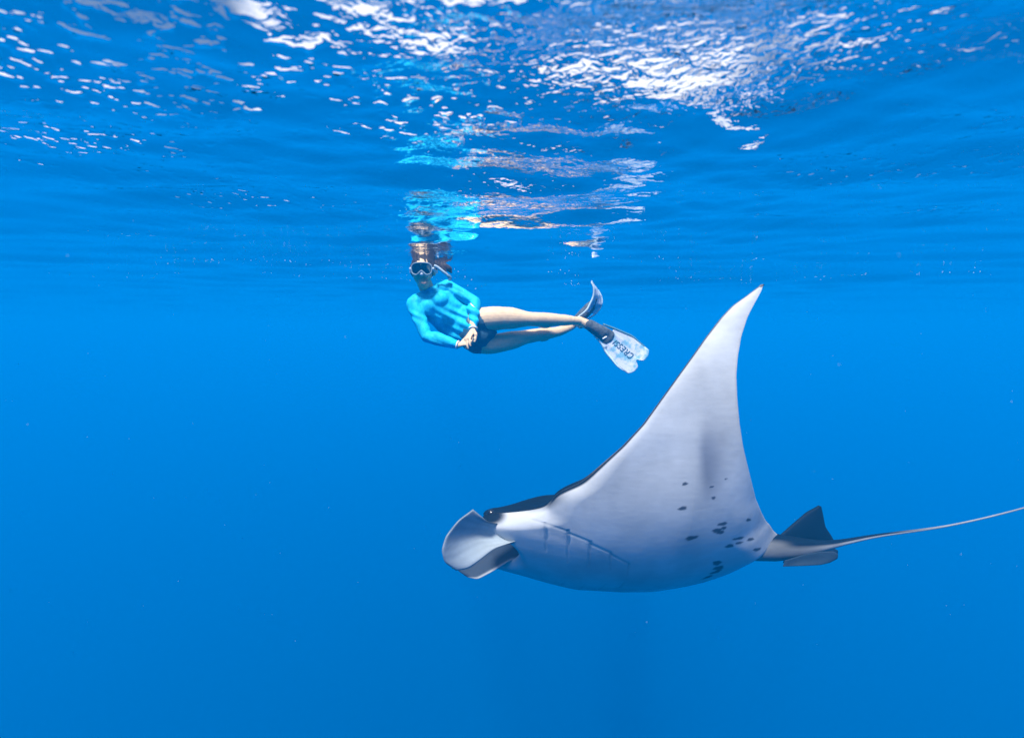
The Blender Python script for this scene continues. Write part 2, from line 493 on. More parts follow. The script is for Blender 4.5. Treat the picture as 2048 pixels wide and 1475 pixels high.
def skin_mat(name, attr=True, col=(0.8, 0.8, 0.8)):
    m, n, l = mat_new(name)
    b = n["Principled BSDF"]
    b.inputs["Roughness"].default_value = 0.55
    b.inputs["IOR"].default_value = 1.12
    if attr:
        a = n.new("ShaderNodeVertexColor"); a.layer_name = "skin_tone"
        base = a.outputs[0]
    else:
        c = n.new("ShaderNodeRGB"); c.outputs[0].default_value = (*col, 1); base = c.outputs[0]
    tc = n.new("ShaderNodeTexCoord")
    def nz(scale, detail, sc=(1, 1, 1)):
        mp = n.new("ShaderNodeMapping"); mp.inputs["Scale"].default_value = sc
        l.new(tc.outputs["Object"], mp.inputs[0])
        t = n.new("ShaderNodeTexNoise"); t.inputs["Scale"].default_value = scale; t.inputs["Detail"].default_value = detail
        l.new(mp.outputs[0], t.inputs["Vector"])
        return t.outputs["Fac"]
    big = nz(5.0, 6.0, (1.0, 1.6, 0.7)); fine = nz(60.0, 3.0, (0.35, 1, 1))
    mr = n.new("ShaderNodeMapRange"); mr.inputs[1].default_value = 0.3; mr.inputs[2].default_value = 0.75
    mr.inputs[3].default_value = 0.72; mr.inputs[4].default_value = 1.08
    l.new(big, mr.inputs[0])
    mr2 = n.new("ShaderNodeMapRange"); mr2.inputs[1].default_value = 0.3; mr2.inputs[2].default_value = 0.7
    mr2.inputs[3].default_value = 0.95; mr2.inputs[4].default_value = 1.03
    l.new(fine, mr2.inputs[0])
    mu = n.new("ShaderNodeMath"); mu.operation = 'MULTIPLY'
    l.new(mr.outputs[0], mu.inputs[0]); l.new(mr2.outputs[0], mu.inputs[1])
    sc = n.new("ShaderNodeVectorMath"); sc.operation = 'SCALE'
    l.new(base, sc.inputs[0]); l.new(mu.outputs[0], sc.inputs["Scale"])
    l.new(sc.outputs[0], b.inputs["Base Color"])
    bp = n.new("ShaderNodeBump"); bp.inputs["Strength"].default_value = 0.12; bp.inputs["Distance"].default_value = 0.004
    l.new(fine, bp.inputs["Height"]); l.new(bp.outputs[0], b.inputs["Normal"])
    return m
M_manta = skin_mat("manta_skin")
M_dark = skin_mat("manta_back", False, tuple(DK))
M_fin = skin_mat("cephalic_skin")
body.data.materials.append(M_manta)

def coons(c_bottom, c_top, c_left, c_right, nu, nv):
    """patch between four boundary polylines of Vectors; bottom/top run along u, left/right along v"""
    def samp(poly, k):
        a = np.array([list(p) for p in poly]); dl_ = np.r_[0, np.cumsum(np.linalg.norm(np.diff(a, axis=0), axis=1))]
        q = np.linspace(0, dl_[-1], k)
        # Catmull-like smoothing by dense resampling and box filter
        dn = np.linspace(0, dl_[-1], 200)
        pts = np.stack([np.interp(dn, dl_, a[:, i]) for i in range(3)], 1)
        for _ in range(3):
            e = np.pad(pts, ((6, 6), (0, 0)), mode='edge')
            f = np.stack([np.convolve(e[:, i], np.ones(13) / 13, 'valid') for i in range(3)], 1)
            f[0], f[-1] = pts[0], pts[-1]; pts = f
        return np.stack([np.interp(q, dn, pts[:, i]) for i in range(3)], 1)
    B, T = samp(c_bottom, nu), samp(c_top, nu); Lf, Rt = samp(c_left, nv), samp(c_right, nv)
    u = np.linspace(0, 1, nu)[None, :, None]; v = np.linspace(0, 1, nv)[:, None, None]
    g = (1 - v) * B[None] + v * T[None] + (1 - u) * Lf[:, None] + u * Rt[:, None]
    g -= (1 - u) * (1 - v) * B[0] + u * (1 - v) * B[-1] + (1 - u) * v * T[0] + u * v * T[-1]
    return g

def slab(name, g, thick, parent, mat, bulge=0.0, colors=None):
    """closed lens-shaped slab round a grid of points; thickness fades to the rim"""
    nv, nu = g.shape[:2]
    du = np.gradient(g, axis=1); dv = np.gradient(g, axis=0)
    nrm = np.cross(du, dv); nrm /= np.linalg.norm(nrm, axis=2, keepdims=True) + 1e-12
    a = np.linspace(-1, 1, nu)[None, :]; b = np.linspace(-1, 1, nv)[:, None]
    rim = np.sqrt(np.clip((1 - a ** 2), 0, 1)) * np.sqrt(np.clip((1 - b ** 2), 0, 1))
    th = thick * (0.12 + 0.88 * rim)[..., None]
    bl = bulge * ((1 - a ** 2) * (1 - b ** 2))[..., None]
    top = g + nrm * (bl + th / 2); bot = g + nrm * (bl - th / 2)
    co = np.concatenate([top.reshape(-1, 3), bot.reshape(-1, 3)])
    idx = np.arange(nv * nu).reshape(nv, nu); o = nv * nu
    q = np.stack([idx[:-1, :-1], idx[:-1, 1:], idx[1:, 1:], idx[1:, :-1]], -1).reshape(-1, 4)
    q2 = q[:, ::-1] + o
    loop = np.concatenate([idx[0, :-1], idx[:-1, -1], idx[-1, :0:-1], idx[:0:-1, 0]])
    nx = np.roll(loop, -1)
    side = np.stack([nx, loop, loop + o, nx + o], -1)
    me = bpy.data.meshes.new(name)
    set_mesh(me, co, np.concatenate([q, q2, side]))
    if colors is not None:
        c1, c2 = colors
        cc = np.concatenate([np.broadcast_to(c1, (nv, nu, 3)).reshape(-1, 3), np.broadcast_to(c2, (nv, nu, 3)).reshape(-1, 3)])
        at = me.color_attributes.new("skin_tone", 'FLOAT_COLOR', 'POINT')
        at.data.foreach_set("color", np.concatenate([cc, np.ones((len(cc), 1))], 1).astype(np.float32).ravel())
    ob = link(bpy.data.objects.new(name, me), parent)
    ob.data.materials.append(mat)
    return ob

# cephalic fins: broad paddles rolled forwards and down at the corners of the mouth
def pl(*pts):
    return [Q(*p) for p in pts]
g = coons(pl((1016, 1050, 2.12), (1040, 1064, 2.14), (1060, 1076, 2.15)),                     # root along the head
          pl((946, 1018, 1.93), (916, 1040, 1.90), (891, 1072, 1.88), (883, 1100, 1.88), (889, 1124, 1.90), (912, 1140, 1.93)),   # free edge
          pl((1016, 1050, 2.12), (976, 1043, 1.99), (946, 1018, 1.93)),                       # upper rim
          pl((1060, 1076, 2.15), (1026, 1083, 2.04), (990, 1095, 1.98), (958, 1121, 1.95), (938, 1136, 1.94), (912, 1140, 1.93)), 40, 44)
fr_ = np.linspace(0, 1, 44)[:, None]; fu = np.linspace(0, 1, 40)[None, :]
stri = 0.88 + 0.07 * np.sin(fu * 46 + 2.5 * fr_ + 1.5 * np.sin(9 * fu)) * fr_
vcf = (VW * np.array([0.70, 0.80, 0.86])) * stri[..., None]
rimd = smooth(0.10, 0.0, fu) * smooth(0.9, 0.5, fr_)
vcf = vcf * (1 - 0.75 * rimd[..., None]) + DK * 0.75 * rimd[..., None]
slab("cephalic_fin", g, 0.018, manta, M_fin, 0.045, (np.ones((44, 40, 3)) * DK * 2.0, vcf))
g = coons(pl((1040, 1062, 2.30), (1058, 1088, 2.26), (1066, 1110, 2.24)),
          pl((905, 1128, 2.22), (918, 1142, 2.22), (935, 1153, 2.22)),
          pl((1040, 1062, 2.30), (990, 1072, 2.34), (945, 1092, 2.32), (905, 1128, 2.22)),
          pl((1066, 1110, 2.24), (1020, 1121, 2.24), (985, 1142, 2.22), (955, 1158, 2.20), (935, 1153, 2.22)), 40, 44)
inner = np.ones((44, 40, 3)) * np.array([0.030, 0.045, 0.07])
pale = smooth(0.88, 1.0, fu) * np.ones_like(fr_)
inner = inner * (1 - 0.85 * pale[..., None]) + VW * 0.7 * pale[..., None]
slab("cephalic_fin", g, 0.020, manta, M_fin, 0.03, (np.ones((44, 40, 3)) * VW * 0.85, inner))

# eyes on the flanks of the head
def eye(name, c, r, parent):
    bm = bmesh.new()
    bmesh.ops.create_uvsphere(bm, u_segments=20, v_segments=12, radius=r)
    me = bpy.data.meshes.new(name); bm.to_mesh(me); bm.free()
    for p in me.polygons: p.use_smooth = True
    o = bpy.data.objects.new(name, me); o.location = c
    link(o, parent)
    o.data.materials.append(M_eye)
    return o
M_eye = principled("manta_eye", (0.006, 0.008, 0.012), 0.12)
iu, it = np.unravel_index(np.argmin(np.hypot(u_v - 976, v_v - 1027)), u_v.shape)
eye("eye", Vector(vl[iu, it]) + Vector((0.010, 0.013, -0.006)), 0.019, manta)
eye("eye", Vector(vr[iu, it]) + Vector((0.010, -0.013, -0.006)), 0.019, manta)

# dorsal fin at the root of the tail
g = coons(pl((1545, 1082, 2.27), (1600, 1092, 2.28), (1672, 1088, 2.30)),
          pl((1632, 1014, 2.30), (1637, 1010, 2.30), (1642, 1012, 2.30)),
          pl((1545, 1082, 2.27), (1566, 1064, 2.28), (1590, 1043, 2.29), (1612, 1024, 2.30), (1632, 1014, 2.30)),
          pl((1672, 1088, 2.30), (1662, 1070, 2.30), (1650, 1052, 2.30), (1646, 1030, 2.30), (1642, 1012, 2.30)), 30, 30)
slab("dorsal_fin", g, 0.028, manta, M_dark)
# pelvic fins
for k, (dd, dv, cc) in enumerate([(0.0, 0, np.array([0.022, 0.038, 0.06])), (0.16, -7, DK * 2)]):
    q = [(1570, 1120 + dv, 2.16 + dd), (1605, 1109 + dv, 2.18 + dd), (1640, 1102 + dv, 2.20 + dd), (1668, 1102 + dv, 2.2 + dd)]
    w = [(1566, 1132 + dv, 2.16 + dd), (1605, 1131 + dv, 2.16 + dd), (1640, 1129 + dv, 2.18 + dd), (1660, 1124 + dv, 2.2 + dd)]
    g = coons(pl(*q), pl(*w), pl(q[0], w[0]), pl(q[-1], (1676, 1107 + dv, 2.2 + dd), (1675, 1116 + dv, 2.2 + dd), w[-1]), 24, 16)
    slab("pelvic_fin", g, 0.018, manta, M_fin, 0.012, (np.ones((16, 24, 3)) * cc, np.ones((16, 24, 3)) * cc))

def tube(name, pts, radii, parent, mat, seg=14, squash=1.0, sub=10):
    """tapered tube through points (Catmull-Rom)"""
    pts = [np.array(p, float) for p in pts]
    ext = [2 * pts[0] - pts[1]] + pts + [2 * pts[-1] - pts[-2]]
    er = [radii[0]] + list(radii) + [radii[-1]]
    c, r = [], []
    for i in range(1, len(ext) - 2):
        for k in range(sub):
            u = k / sub
            p0, p1, p2, p3 = ext[i - 1:i + 3]
            c.append(0.5 * (2 * p1 + (p2 - p0) * u + (2 * p0 - 5 * p1 + 4 * p2 - p3) * u * u + (3 * p1 - p0 - 3 * p2 + p3) * u ** 3))
            r.append(er[i] * (1 - u) + er[i + 1] * u)
    c.append(pts[-1]); r.append(radii[-1])
    c = np.array(c); r = np.array(r)
    tan = np.gradient(c, axis=0); tan /= np.linalg.norm(tan, axis=1, keepdims=True)
    up = np.array([0.0, 0.3, 1.0]); 
    if abs(tan[0] @ up) > 0.95: up = np.array([1.0, 0, 0])
    sx = np.cross(tan, up); sx /= np.linalg.norm(sx, axis=1, keepdims=True)
    sy = np.cross(sx, tan)
    a = np.linspace(0, 2 * math.pi, seg, endpoint=False)
    co = c[:, None] + r[:, None, None] * (np.cos(a)[None, :, None] * sx[:, None] + squash * np.sin(a)[None, :, None] * sy[:, None])
    co = np.concatenate([np.repeat(c[:1, None], seg, 1), co, np.repeat(c[-1:, None], seg, 1)])
    me = grid_mesh(name, co, co.shape[0], seg, wrap=True)
    o = link(bpy.data.objects.new(name, me), parent)
    o.data.materials.append(mat)
    return o
# whip tail: dark above, pale below
tail = tube("tail", [Q(1480, 1090, 2.25), Q(1545, 1093, 2.24), Q(1590, 1094, 2.23), Q(1625, 1092, 2.23), Q(1655, 1089, 2.23), Q(1690, 1083, 2.26), Q(1760, 1070, 2.28), Q(1900, 1050, 2.30), Q(2048, 1015, 2.31), Q(2230, 960, 2.33), Q(2420, 930, 2.40)],
            [0.060, 0.056, 0.043, 0.029, 0.019, 0.0125, 0.0075, 0.0038, 0.0032, 0.0026, 0.0016], manta, None if False else M_fin, 16, 1.0, 14)
cz = np.zeros(len(tail.data.vertices) * 3); tail.data.vertices.foreach_get("co", cz); cz = cz.reshape(-1, 3)
seg = 16; cen = cz.reshape(-1, seg, 3).mean(1, keepdims=True)
rel = (cz.reshape(-1, seg, 3) - cen); rl = np.linalg.norm(rel, axis=2) + 1e-9
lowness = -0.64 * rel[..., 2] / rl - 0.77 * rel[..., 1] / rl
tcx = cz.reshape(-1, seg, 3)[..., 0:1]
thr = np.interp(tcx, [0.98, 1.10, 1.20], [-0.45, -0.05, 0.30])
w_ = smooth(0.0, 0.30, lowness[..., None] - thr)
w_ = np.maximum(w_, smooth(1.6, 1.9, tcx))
cc = DK * (1 - w_) + VW * np.interp(tcx, [0.95, 1.08, 1.18, 1.5, 1.8], [0.45, 0.28, 0.26, 0.8, 0.5]) * w_  # root underside darkened: its shade is put into the colour
at = tail.data.color_attributes.new("skin_tone", 'FLOAT_COLOR', 'POINT')
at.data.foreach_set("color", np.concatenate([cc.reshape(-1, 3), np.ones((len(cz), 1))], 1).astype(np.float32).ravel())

# ------------------------------------------------------------------ snorkeller
def V(u, v, d):
    return np.array(P(u, v, d))

VIEW = np.array([0.0, 1.0, 0.0])

class Blob:
    """collects closed lofts and ellipsoids, then fuses them into one continuous skin"""
    def __init__(self):
        self.v, self.f = [], []
    def _add(self, co, faces):
        o = sum(len(x) for x in self.v)
        self.v.append(np.asarray(co, float)); self.f += [[i + o for i in f] for f in faces]
    def loft(self, pts, rad, ref=VIEW, seg=20, sub=6):
        """pts: list of xyz; rad: r or (r across, r along ref)"""
        pts = [np.array(p, float) for p in pts]
        rad = [(r, r) if np.isscalar(r) else r for r in rad]
        ext = [2 * pts[0] - pts[1]] + pts + [2 * pts[-1] - pts[-2]]
        er = np.array([rad[0]] + list(rad) + [rad[-1]], float)
        c, r = [], []
        for i in range(1, len(ext) - 2):
            for k in range(sub):
                u = k / sub; s = u * u * (3 - 2 * u)
                p0, p1, p2, p3 = ext[i - 1:i + 3]
                c.append(0.5 * (2 * p1 + (p2 - p0) * u + (2 * p0 - 5 * p1 + 4 * p2 - p3) * u * u + (3 * p1 - p0 - 3 * p2 + p3) * u ** 3))
                r.append(er[i] * (1 - s) + er[i + 1] * s)
        c.append(pts[-1]); r.append(er[-1])
        c = np.array(c); r = np.array(r)
        tan = np.gradient(c, axis=0); tan /= np.linalg.norm(tan, axis=1, keepdims=True)
        ref = np.asarray(ref, float)
        sx = np.cross(tan, ref)
        nn = np.linalg.norm(sx, axis=1, keepdims=True)
        if nn.min() < 0.05:
            sx = np.cross(tan, [0.3, 0.2, 1.0]); nn = np.linalg.norm(sx, axis=1, keepdims=True)
        sx /= nn
        sy = np.cross(sx, tan)
        a = np.linspace(0, 2 * math.pi, seg, endpoint=False)
        rings = []
        # rounded caps
        for k in (0.0, 0.5, 0.85):
            q = math.sqrt(1 - (1 - k) ** 2) if k > 0 else 0.02
            rings.append(c[0] - tan[0] * r[0].mean() * (1 - k) + r[0, 0] * q * np.cos(a)[:, None] * sx[0] + r[0, 1] * q * np.sin(a)[:, None] * sy[0])
        for i in range(len(c)):
            rings.append(c[i] + r[i, 0] * np.cos(a)[:, None] * sx[i] + r[i, 1] * np.sin(a)[:, None] * sy[i])
        for k in (0.85, 0.5, 0.0):
            q = math.sqrt(1 - (1 - k) ** 2) if k > 0 else 0.02
            rings.append(c[-1] + tan[-1] * r[-1].mean() * (1 - k) + r[-1, 0] * q * np.cos(a)[:, None] * sx[-1] + r[-1, 1] * q * np.sin(a)[:, None] * sy[-1])
        n_ = len(rings)
        f = []
        for i in range(n_ - 1):
            for j in range(seg):
                k = (j + 1) % seg
                f.append([i * seg + j, i * seg + k, (i + 1) * seg + k, (i + 1) * seg + j])
        f.append(list(range(seg))[::-1]); f.append([(n_ - 1) * seg + j for j in range(seg)])
        self._add(np.concatenate(rings), f)
        return self
    def ball(self, c, r, axes=None, nu=20, nv=14):
        r = np.array([r, r, r] if np.isscalar(r) else r, float)
        A = np.eye(3) if axes is None else np.asarray(axes, float)
        th = np.linspace(0.03, math.pi - 0.03, nv); ph = np.linspace(0, 2 * math.pi, nu, endpoint=False)
        co = [np.array([math.sin(t_) * math.cos(p_), math.sin(t_) * math.sin(p_), math.cos(t_)]) * r @ A + np.array(c, float) for t_ in th for p_ in ph]
        f = [[i * nu + j, (i + 1) * nu + j, (i + 1) * nu + (j + 1) % nu, i * nu + (j + 1) % nu] for i in range(nv - 1) for j in range(nu)]
        f.append(list(range(nu))); f.append([(nv - 1) * nu + j for j in range(nu)][::-1])
        self._add(co, f)
        return self
    def build(self, name, parent, mat, voxel=0.0045, smooth_it=6, displace=None):
        me = bpy.data.meshes.new(name + "_raw")
        co = np.concatenate(self.v)
        me.from_pydata(co.tolist(), [], self.f)
        bm = bmesh.new(); bm.from_mesh(me); bmesh.ops.recalc_face_normals(bm, faces=bm.faces); bm.to_mesh(me); bm.free()
        o = bpy.data.objects.new(name + "_raw", me)
        scene.collection.objects.link(o)
        rm = o.modifiers.new("r", 'REMESH'); rm.mode = 'VOXEL'; rm.voxel_size = voxel; rm.use_smooth_shade = True
        sm = o.modifiers.new("s", 'SMOOTH'); sm.factor = 0.5; sm.iterations = smooth_it
        dg = bpy.context.evaluated_depsgraph_get()
        nm = bpy.data.meshes.new_from_object(o.evaluated_get(dg))
        bpy.data.objects.remove(o); bpy.data.meshes.remove(me)
        nm.name = name
        if displace is not None:
            n_ = len(nm.vertices)
            c_ = np.zeros(n_ * 3); nm.vertices.foreach_get("co", c_); c_ = c_.reshape(-1, 3)
            no = np.zeros(n_ * 3); nm.vertices.foreach_get("normal", no); no = no.reshape(-1, 3)
            c_ = c_ + no * displace(c_)[:, None]
            nm.vertices.foreach_set("co", c_.ravel()); nm.update()
        for p in nm.polygons: p.use_smooth = True
        ob = link(bpy.data.objects.new(name, nm), parent)
        ob.data.materials.append(mat)
        return ob

def bumpy(name, col, rough, scale, dist, sc=(1, 1, 1), var=0.12, ior=1.2, detail=4.0):
    """a plain procedural surface with fine relief and uneven tone"""
    m, n, l = mat_new(name)
    b = n["Principled BSDF"]; b.inputs["Roughness"].default_value = rough; b.inputs["IOR"].default_value = ior
    tc = n.new("ShaderNodeTexCoord"); mp = n.new("ShaderNodeMapping"); mp.inputs["Scale"].default_value = sc
    l.new(tc.outputs["Object"], mp.inputs[0])
    t = n.new("ShaderNodeTexNoise"); t.inputs["Scale"].default_value = scale; t.inputs["Detail"].default_value = detail
    l.new(mp.outputs[0], t.inputs["Vector"])
    r = n.new("ShaderNodeMapRange"); r.inputs[1].default_value = 0.3; r.inputs[2].default_value = 0.7
    r.inputs[3].default_value = 1 - var; r.inputs[4].default_value = 1 + var
    l.new(t.outputs["Fac"], r.inputs[0])
    s = n.new("ShaderNodeVectorMath"); s.operation = 'SCALE'; s.inputs[0].default_value = col
    l.new(r.outputs[0], s.inputs["Scale"]); l.new(s.outputs[0], b.inputs["Base Color"])
    bp = n.new("ShaderNodeBump"); bp.inputs["Distance"].default_value = dist; bp.inputs["Strength"].default_value = 0.6
    l.new(t.outputs["Fac"], bp.inputs["Height"]); l.new(bp.outputs[0], b.inputs["Normal"])
    return m

M_skin = bumpy("skin", (0.60, 0.44, 0.28), 0.5, 40, 0.003, var=0.10)
M_guard = bumpy("rash_guard_fabric", (0.010, 0.43, 0.70), 0.6, 16, 0.020, (1.5, 1, 0.6), 0.22)
M_bottom = bumpy("swimsuit_fabric", (0.035, 0.10, 0.16), 0.6, 60, 0.002)
M_hair = bumpy("hair", (0.030, 0.020, 0.016), 0.45, 90, 0.006, (1, 1, 0.15), 0.3)
M_pale = bumpy("clear_silicone", (0.36, 0.46, 0.54), 0.35, 50, 0.001, var=0.05)
M_cuff = principled("cuff_white", (0.75, 0.78, 0.80), 0.6)
M_iris = principled("iris", (0.02, 0.012, 0.008), 0.2)
M_white = principled("eye_white", (0.75, 0.72, 0.70), 0.3)
M_lip = principled("lip", (0.40, 0.22, 0.17), 0.5)

D0 = 2.90
joint = dict(
    neck=V(853, 574, D0 + .02), c7=V(864, 592, D0 + .05), chest=V(876, 610, D0 + .05), waist=V(912, 642, D0 + .08), pelvis=V(950, 664, D0 + .08),
    sh_a=V(828, 608, D0 - .02), el_a=V(853, 673, D0 - .09), wr_a=V(917, 690, D0 - .12),
    sh_b=V(896, 575, D0 + .06), el_b=V(949, 604, D0 + .03), wr_b=V(946, 659, D0 - .09),
    hip_1=V(952, 640, D0 + .04), kn_1=V(1062, 638, D0 + .06), an_1=V(1162, 643, D0 + .22),
    hip_2=V(952, 684, D0 + .11), kn_2=V(1056, 673, D0 + .18), an_2=V(1146, 650, D0 + .36))
J = joint
person = empty("person", J["pelvis"])
tag(person, "snorkeller in a turquoise long-sleeved rash guard floating sideways under the surface", "person")

def lerp(a, b, k): return a * (1 - k) + b * k

def add_hand(B, wrist, fwd, palm_n, thumb_side, L=0.17, curl=0.5, spread=0.10):
    """palm and five separate, bent fingers; palm_n points out of the palm"""
    f = fwd / np.linalg.norm(fwd)
    pn = palm_n - f * (palm_n @ f); pn /= np.linalg.norm(pn)
    w = np.cross(f, pn) * thumb_side                      # towards the thumb
    pc = wrist + f * L * 0.30
    B.loft([wrist - f * 0.01, wrist + f * L * 0.14, pc, wrist + f * L * 0.48], [(0.021, 0.017), (0.027, 0.015), (0.037, 0.014), (0.039, 0.012)], pn, 16, 4)
    lens = [0.42, 0.47, 0.44, 0.35]
    for k in range(4):
        off = (1.5 - k) * 0.0195
        base = wrist + f * L * (0.47 if k in (1, 2) else 0.44) + w * off
        d = f + w * (1.5 - k) * spread; d /= np.linalg.norm(d)
        p, pts = base, [base - f * 0.012, base]
        for j, q in enumerate((0.45, 0.32, 0.23)):
            a = curl * (0.5 + 0.75 * j) + 0.04 * k
            e = d * math.cos(a) + pn * math.sin(a)
            p = p + e * lens[k] * L * q
            pts.append(p)
        B.loft(pts, [0.0088, 0.0088, 0.0080, 0.0074, 0.0062], w, 10, 3)
    tb = wrist + f * L * 0.12 + w * 0.024
    d = f * 0.75 + w * 0.75 + pn * 0.35; d /= np.linalg.norm(d)
    t1 = tb + d * 0.042; t2 = t1 + (f * 0.95 + w * 0.15 + pn * 0.35) / 1.03 * 0.030; t3 = t2 + (f * 0.95 + pn * 0.35) * 0.024
    B.loft([tb, t1, t2, t3], [0.0125, 0.0105, 0.0092, 0.0070], pn, 10, 3)

def torso_lofts(B, g=0.0):
    B.loft([J["neck"], J["c7"], V(868, 600, D0 + .05), J["chest"], V(893, 626, D0 + .06), J["waist"], V(930, 653, D0 + .08), J["pelvis"]],
           [(.050 + g, .050 + g), (.070 + g, .062 + g), (.110 + g, .080 + g), (.128 + g, .092 + g), (.118 + g, .088 + g), (.110 + g, .080 + g), (.116 + g, .086 + g), (.116 + g, .088 + g)], VIEW, 28, 6)
    for s in ("sh_a", "sh_b"):
        B.loft([lerp(J["c7"], J["chest"], .25), lerp(J["c7"], J[s], .6), J[s]], [.058 + g, .056 + g, .050 + g], VIEW, 18, 5)
    # bust
    B.ball(V(854, 613, D0 - .022), (.048 + g, .044 + g, .048 + g))
    B.ball(V(881, 597, D0 - .018), (.048 + g, .044 + g, .048 + g))
def arm_lofts(B, g=0.0, cut=1.0):
    for s, e, w_ in (("sh_a", "el_a", "wr_a"), ("sh_b", "el_b", "wr_b")):
        a, b, c = J[s], J[e], lerp(J[e], J[w_], cut)
        B.loft([a, lerp(a, b, .35), lerp(a, b, .75), b], [.049 + g, .045 + g, .038 + g, .035 + g], VIEW, 18, 5)
        B.loft([b, lerp(b, c, .3), lerp(b, c, .7), c], [.036 + g, .038 + g, .030 + g, .0235 + g], VIEW, 18, 5)

B = Blob()
torso_lofts(B, -0.004); arm_lofts(B, -0.003)
B.ball(J["pelvis"], (.115, .09, .10))
# legs: hip, thigh, knee, calf, ankle, heel and foot
B.loft([J["hip_1"], V(985, 637, D0 + .04), V(1018, 636, D0 + .05), J["kn_1"], V(1092, 639, D0 + .11), V(1125, 640, D0 + .16), V(1150, 641, D0 + .20), J["an_1"]],
       [.082, .083, .076, .049, .049, .041, .031, .030], VIEW, 24, 6)
B.loft([J["hip_2"], V(980, 688, D0 + .12), V(1020, 681, D0 + .15), J["kn_2"], V(1085, 668, D0 + .23), V(1115, 663, D0 + .29), V(1135, 656, D0 + .33), J["an_2"]],
       [.074, .070, .066, .049, .046, .037, .030, .029], VIEW, 24, 6)
B.loft([V(1158, 641, D0 + .22), V(1175, 649, D0 + .22), V(1190, 656, D0 + .21), V(1202, 664, D0 + .20)], [(.033, .032), (.035, .034), (.034, .034), (.020, .030)], VIEW, 18, 5)
B.ball(V(1161, 650, D0 + .25), .027)
B.loft([V(1148, 647, D0 + .36), V(1160, 634, D0 + .36), V(1170, 623, D0 + .36), V(1178, 613, D0 + .36)], [(.031, .032), (.034, .034), (.032, .034), (.018, .030)], VIEW, 18, 5)
B.ball(V(1163, 640, D0 + .35), .026)
B.ball(V(1056, 634, D0 + .045), (.040, .034, .036)); B.ball(V(1050, 670, D0 + .165), (.040, .034, .036))
B.ball(V(1090, 644, D0 + .12), (.070, .040, .044)); B.ball(V(1085, 672, D0 + .24), (.060, .036, .040))
# head: skull, cheeks, jaw, nose, mouth, ears
HC = V(846, 540, D0)
B.ball(HC + [0, 0.018, 0.016], (.073, .092, .088))
B.ball(HC + [0, -0.028, -0.030], (.062, .058, .075))
B.ball(V(848, 566, D0 - .055), (.036, .034, .040))
B.ball(V(848, 573, D0 - .066), (.022, .020, .018))
for s in (-1, 1):
    B.ball(HC + [s * .034, -.072, -.028], (.026, .022, .028))
    B.ball(HC + [s * .076, .012, -.010], (.010, .020, .030))
    B.ball(HC + [s * .030, -.080, .026], (.026, .016, .009))
B.loft([HC + [0, -.082, .012], HC + [0.004, -.098, -.014], HC + [0.008, -.108, -.036]], [.009, .012, .0155], VIEW, 12, 4)
for s in (-1, 1): B.ball(HC + [.008 + s * .011, -.096, -.040], (.009, .010, .008))
B.ball(V(848, 565, D0 - .092), (.022, .012, .006))
B.ball(V(848, 568, D0 - .090), (.019, .012, .006))
B.loft([V(849, 566, D0 + .01), V(856, 582, D0 + .035), J["c7"]], [.050, .048, .056], VIEW, 18, 4)
# hands clasped in front of the hips
dir_b = V(930, 684, D0 - .15) - J["wr_b"]; dir_a = V(948, 681, D0 - .13) - J["wr_a"]
add_hand(B, J["wr_b"], dir_b, np.array([0.75, 0.5, -0.55]), 1, 0.165, 0.45)
add_hand(B, J["wr_a"], dir_a, np.array([-0.1, -0.35, 0.9]), -1, 0.165, 0.55)
skin = B.build("body", person, M_skin, 0.0040, 5)

# rash guard with folds running across the belly
axis_ = J["pelvis"] - J["c7"]; axis_ /= np.linalg.norm(axis_)
perp = np.cross(axis_, VIEW); perp /= np.linalg.norm(perp)
def folds(c):
    r = c - J["chest"]
    a, b, d = r @ axis_, r @ perp, r @ VIEW
    w = np.clip((a - 0.03) / 0.10, 0, 1) * np.clip((0.33 - a) / 0.1, 0, 1) * (np.abs(b) < 0.16)
    return w * (0.0065 * np.sin(52 * b + 9 * a + 1.3 * np.sin(17 * a)) + 0.004 * np.sin(95 * b - 30 * a + 2 * np.sin(9 * b))) \
        + 0.0022 * np.sin(60 * c[:, 0] + 80 * c[:, 2] + 2 * np.sin(33 * c[:, 2])) 
G = Blob()
G.loft([lerp(J["neck"], J["c7"], .45), J["c7"], V(868, 600, D0 + .05), J["chest"], V(893, 626, D0 + .06), J["waist"], V(926, 651, D0 + .08), V(938, 657, D0 + .08)],
       [(.056, .056), (.078, .070), (.116, .086), (.134, .098), (.126, .095), (.120, .090), (.127, .098), (.131, .100)], VIEW, 28, 6)
for s in ("sh_a", "sh_b"):
    G.loft([lerp(J["c7"], J["chest"], .25), lerp(J["c7"], J[s], .6), J[s]], [.064, .061, .055], VIEW, 18, 5)
G.ball(V(855, 614, D0 - .018), (.062, .050, .060)); G.ball(V(880, 600, D0 - .014), (.062, .050, .060))
G.loft([V(922, 632, D0 + .06), V(936, 642, D0 + .06), V(947, 651, D0 + .06)], [.075, .078, .070], VIEW, 20, 5)
arm_lofts(G, 0.004, 0.93)
guard = G.build("rash_guard", person, M_guard, 0.0050, 9, folds)
guard["label"] = "turquoise long-sleeved rash guard"
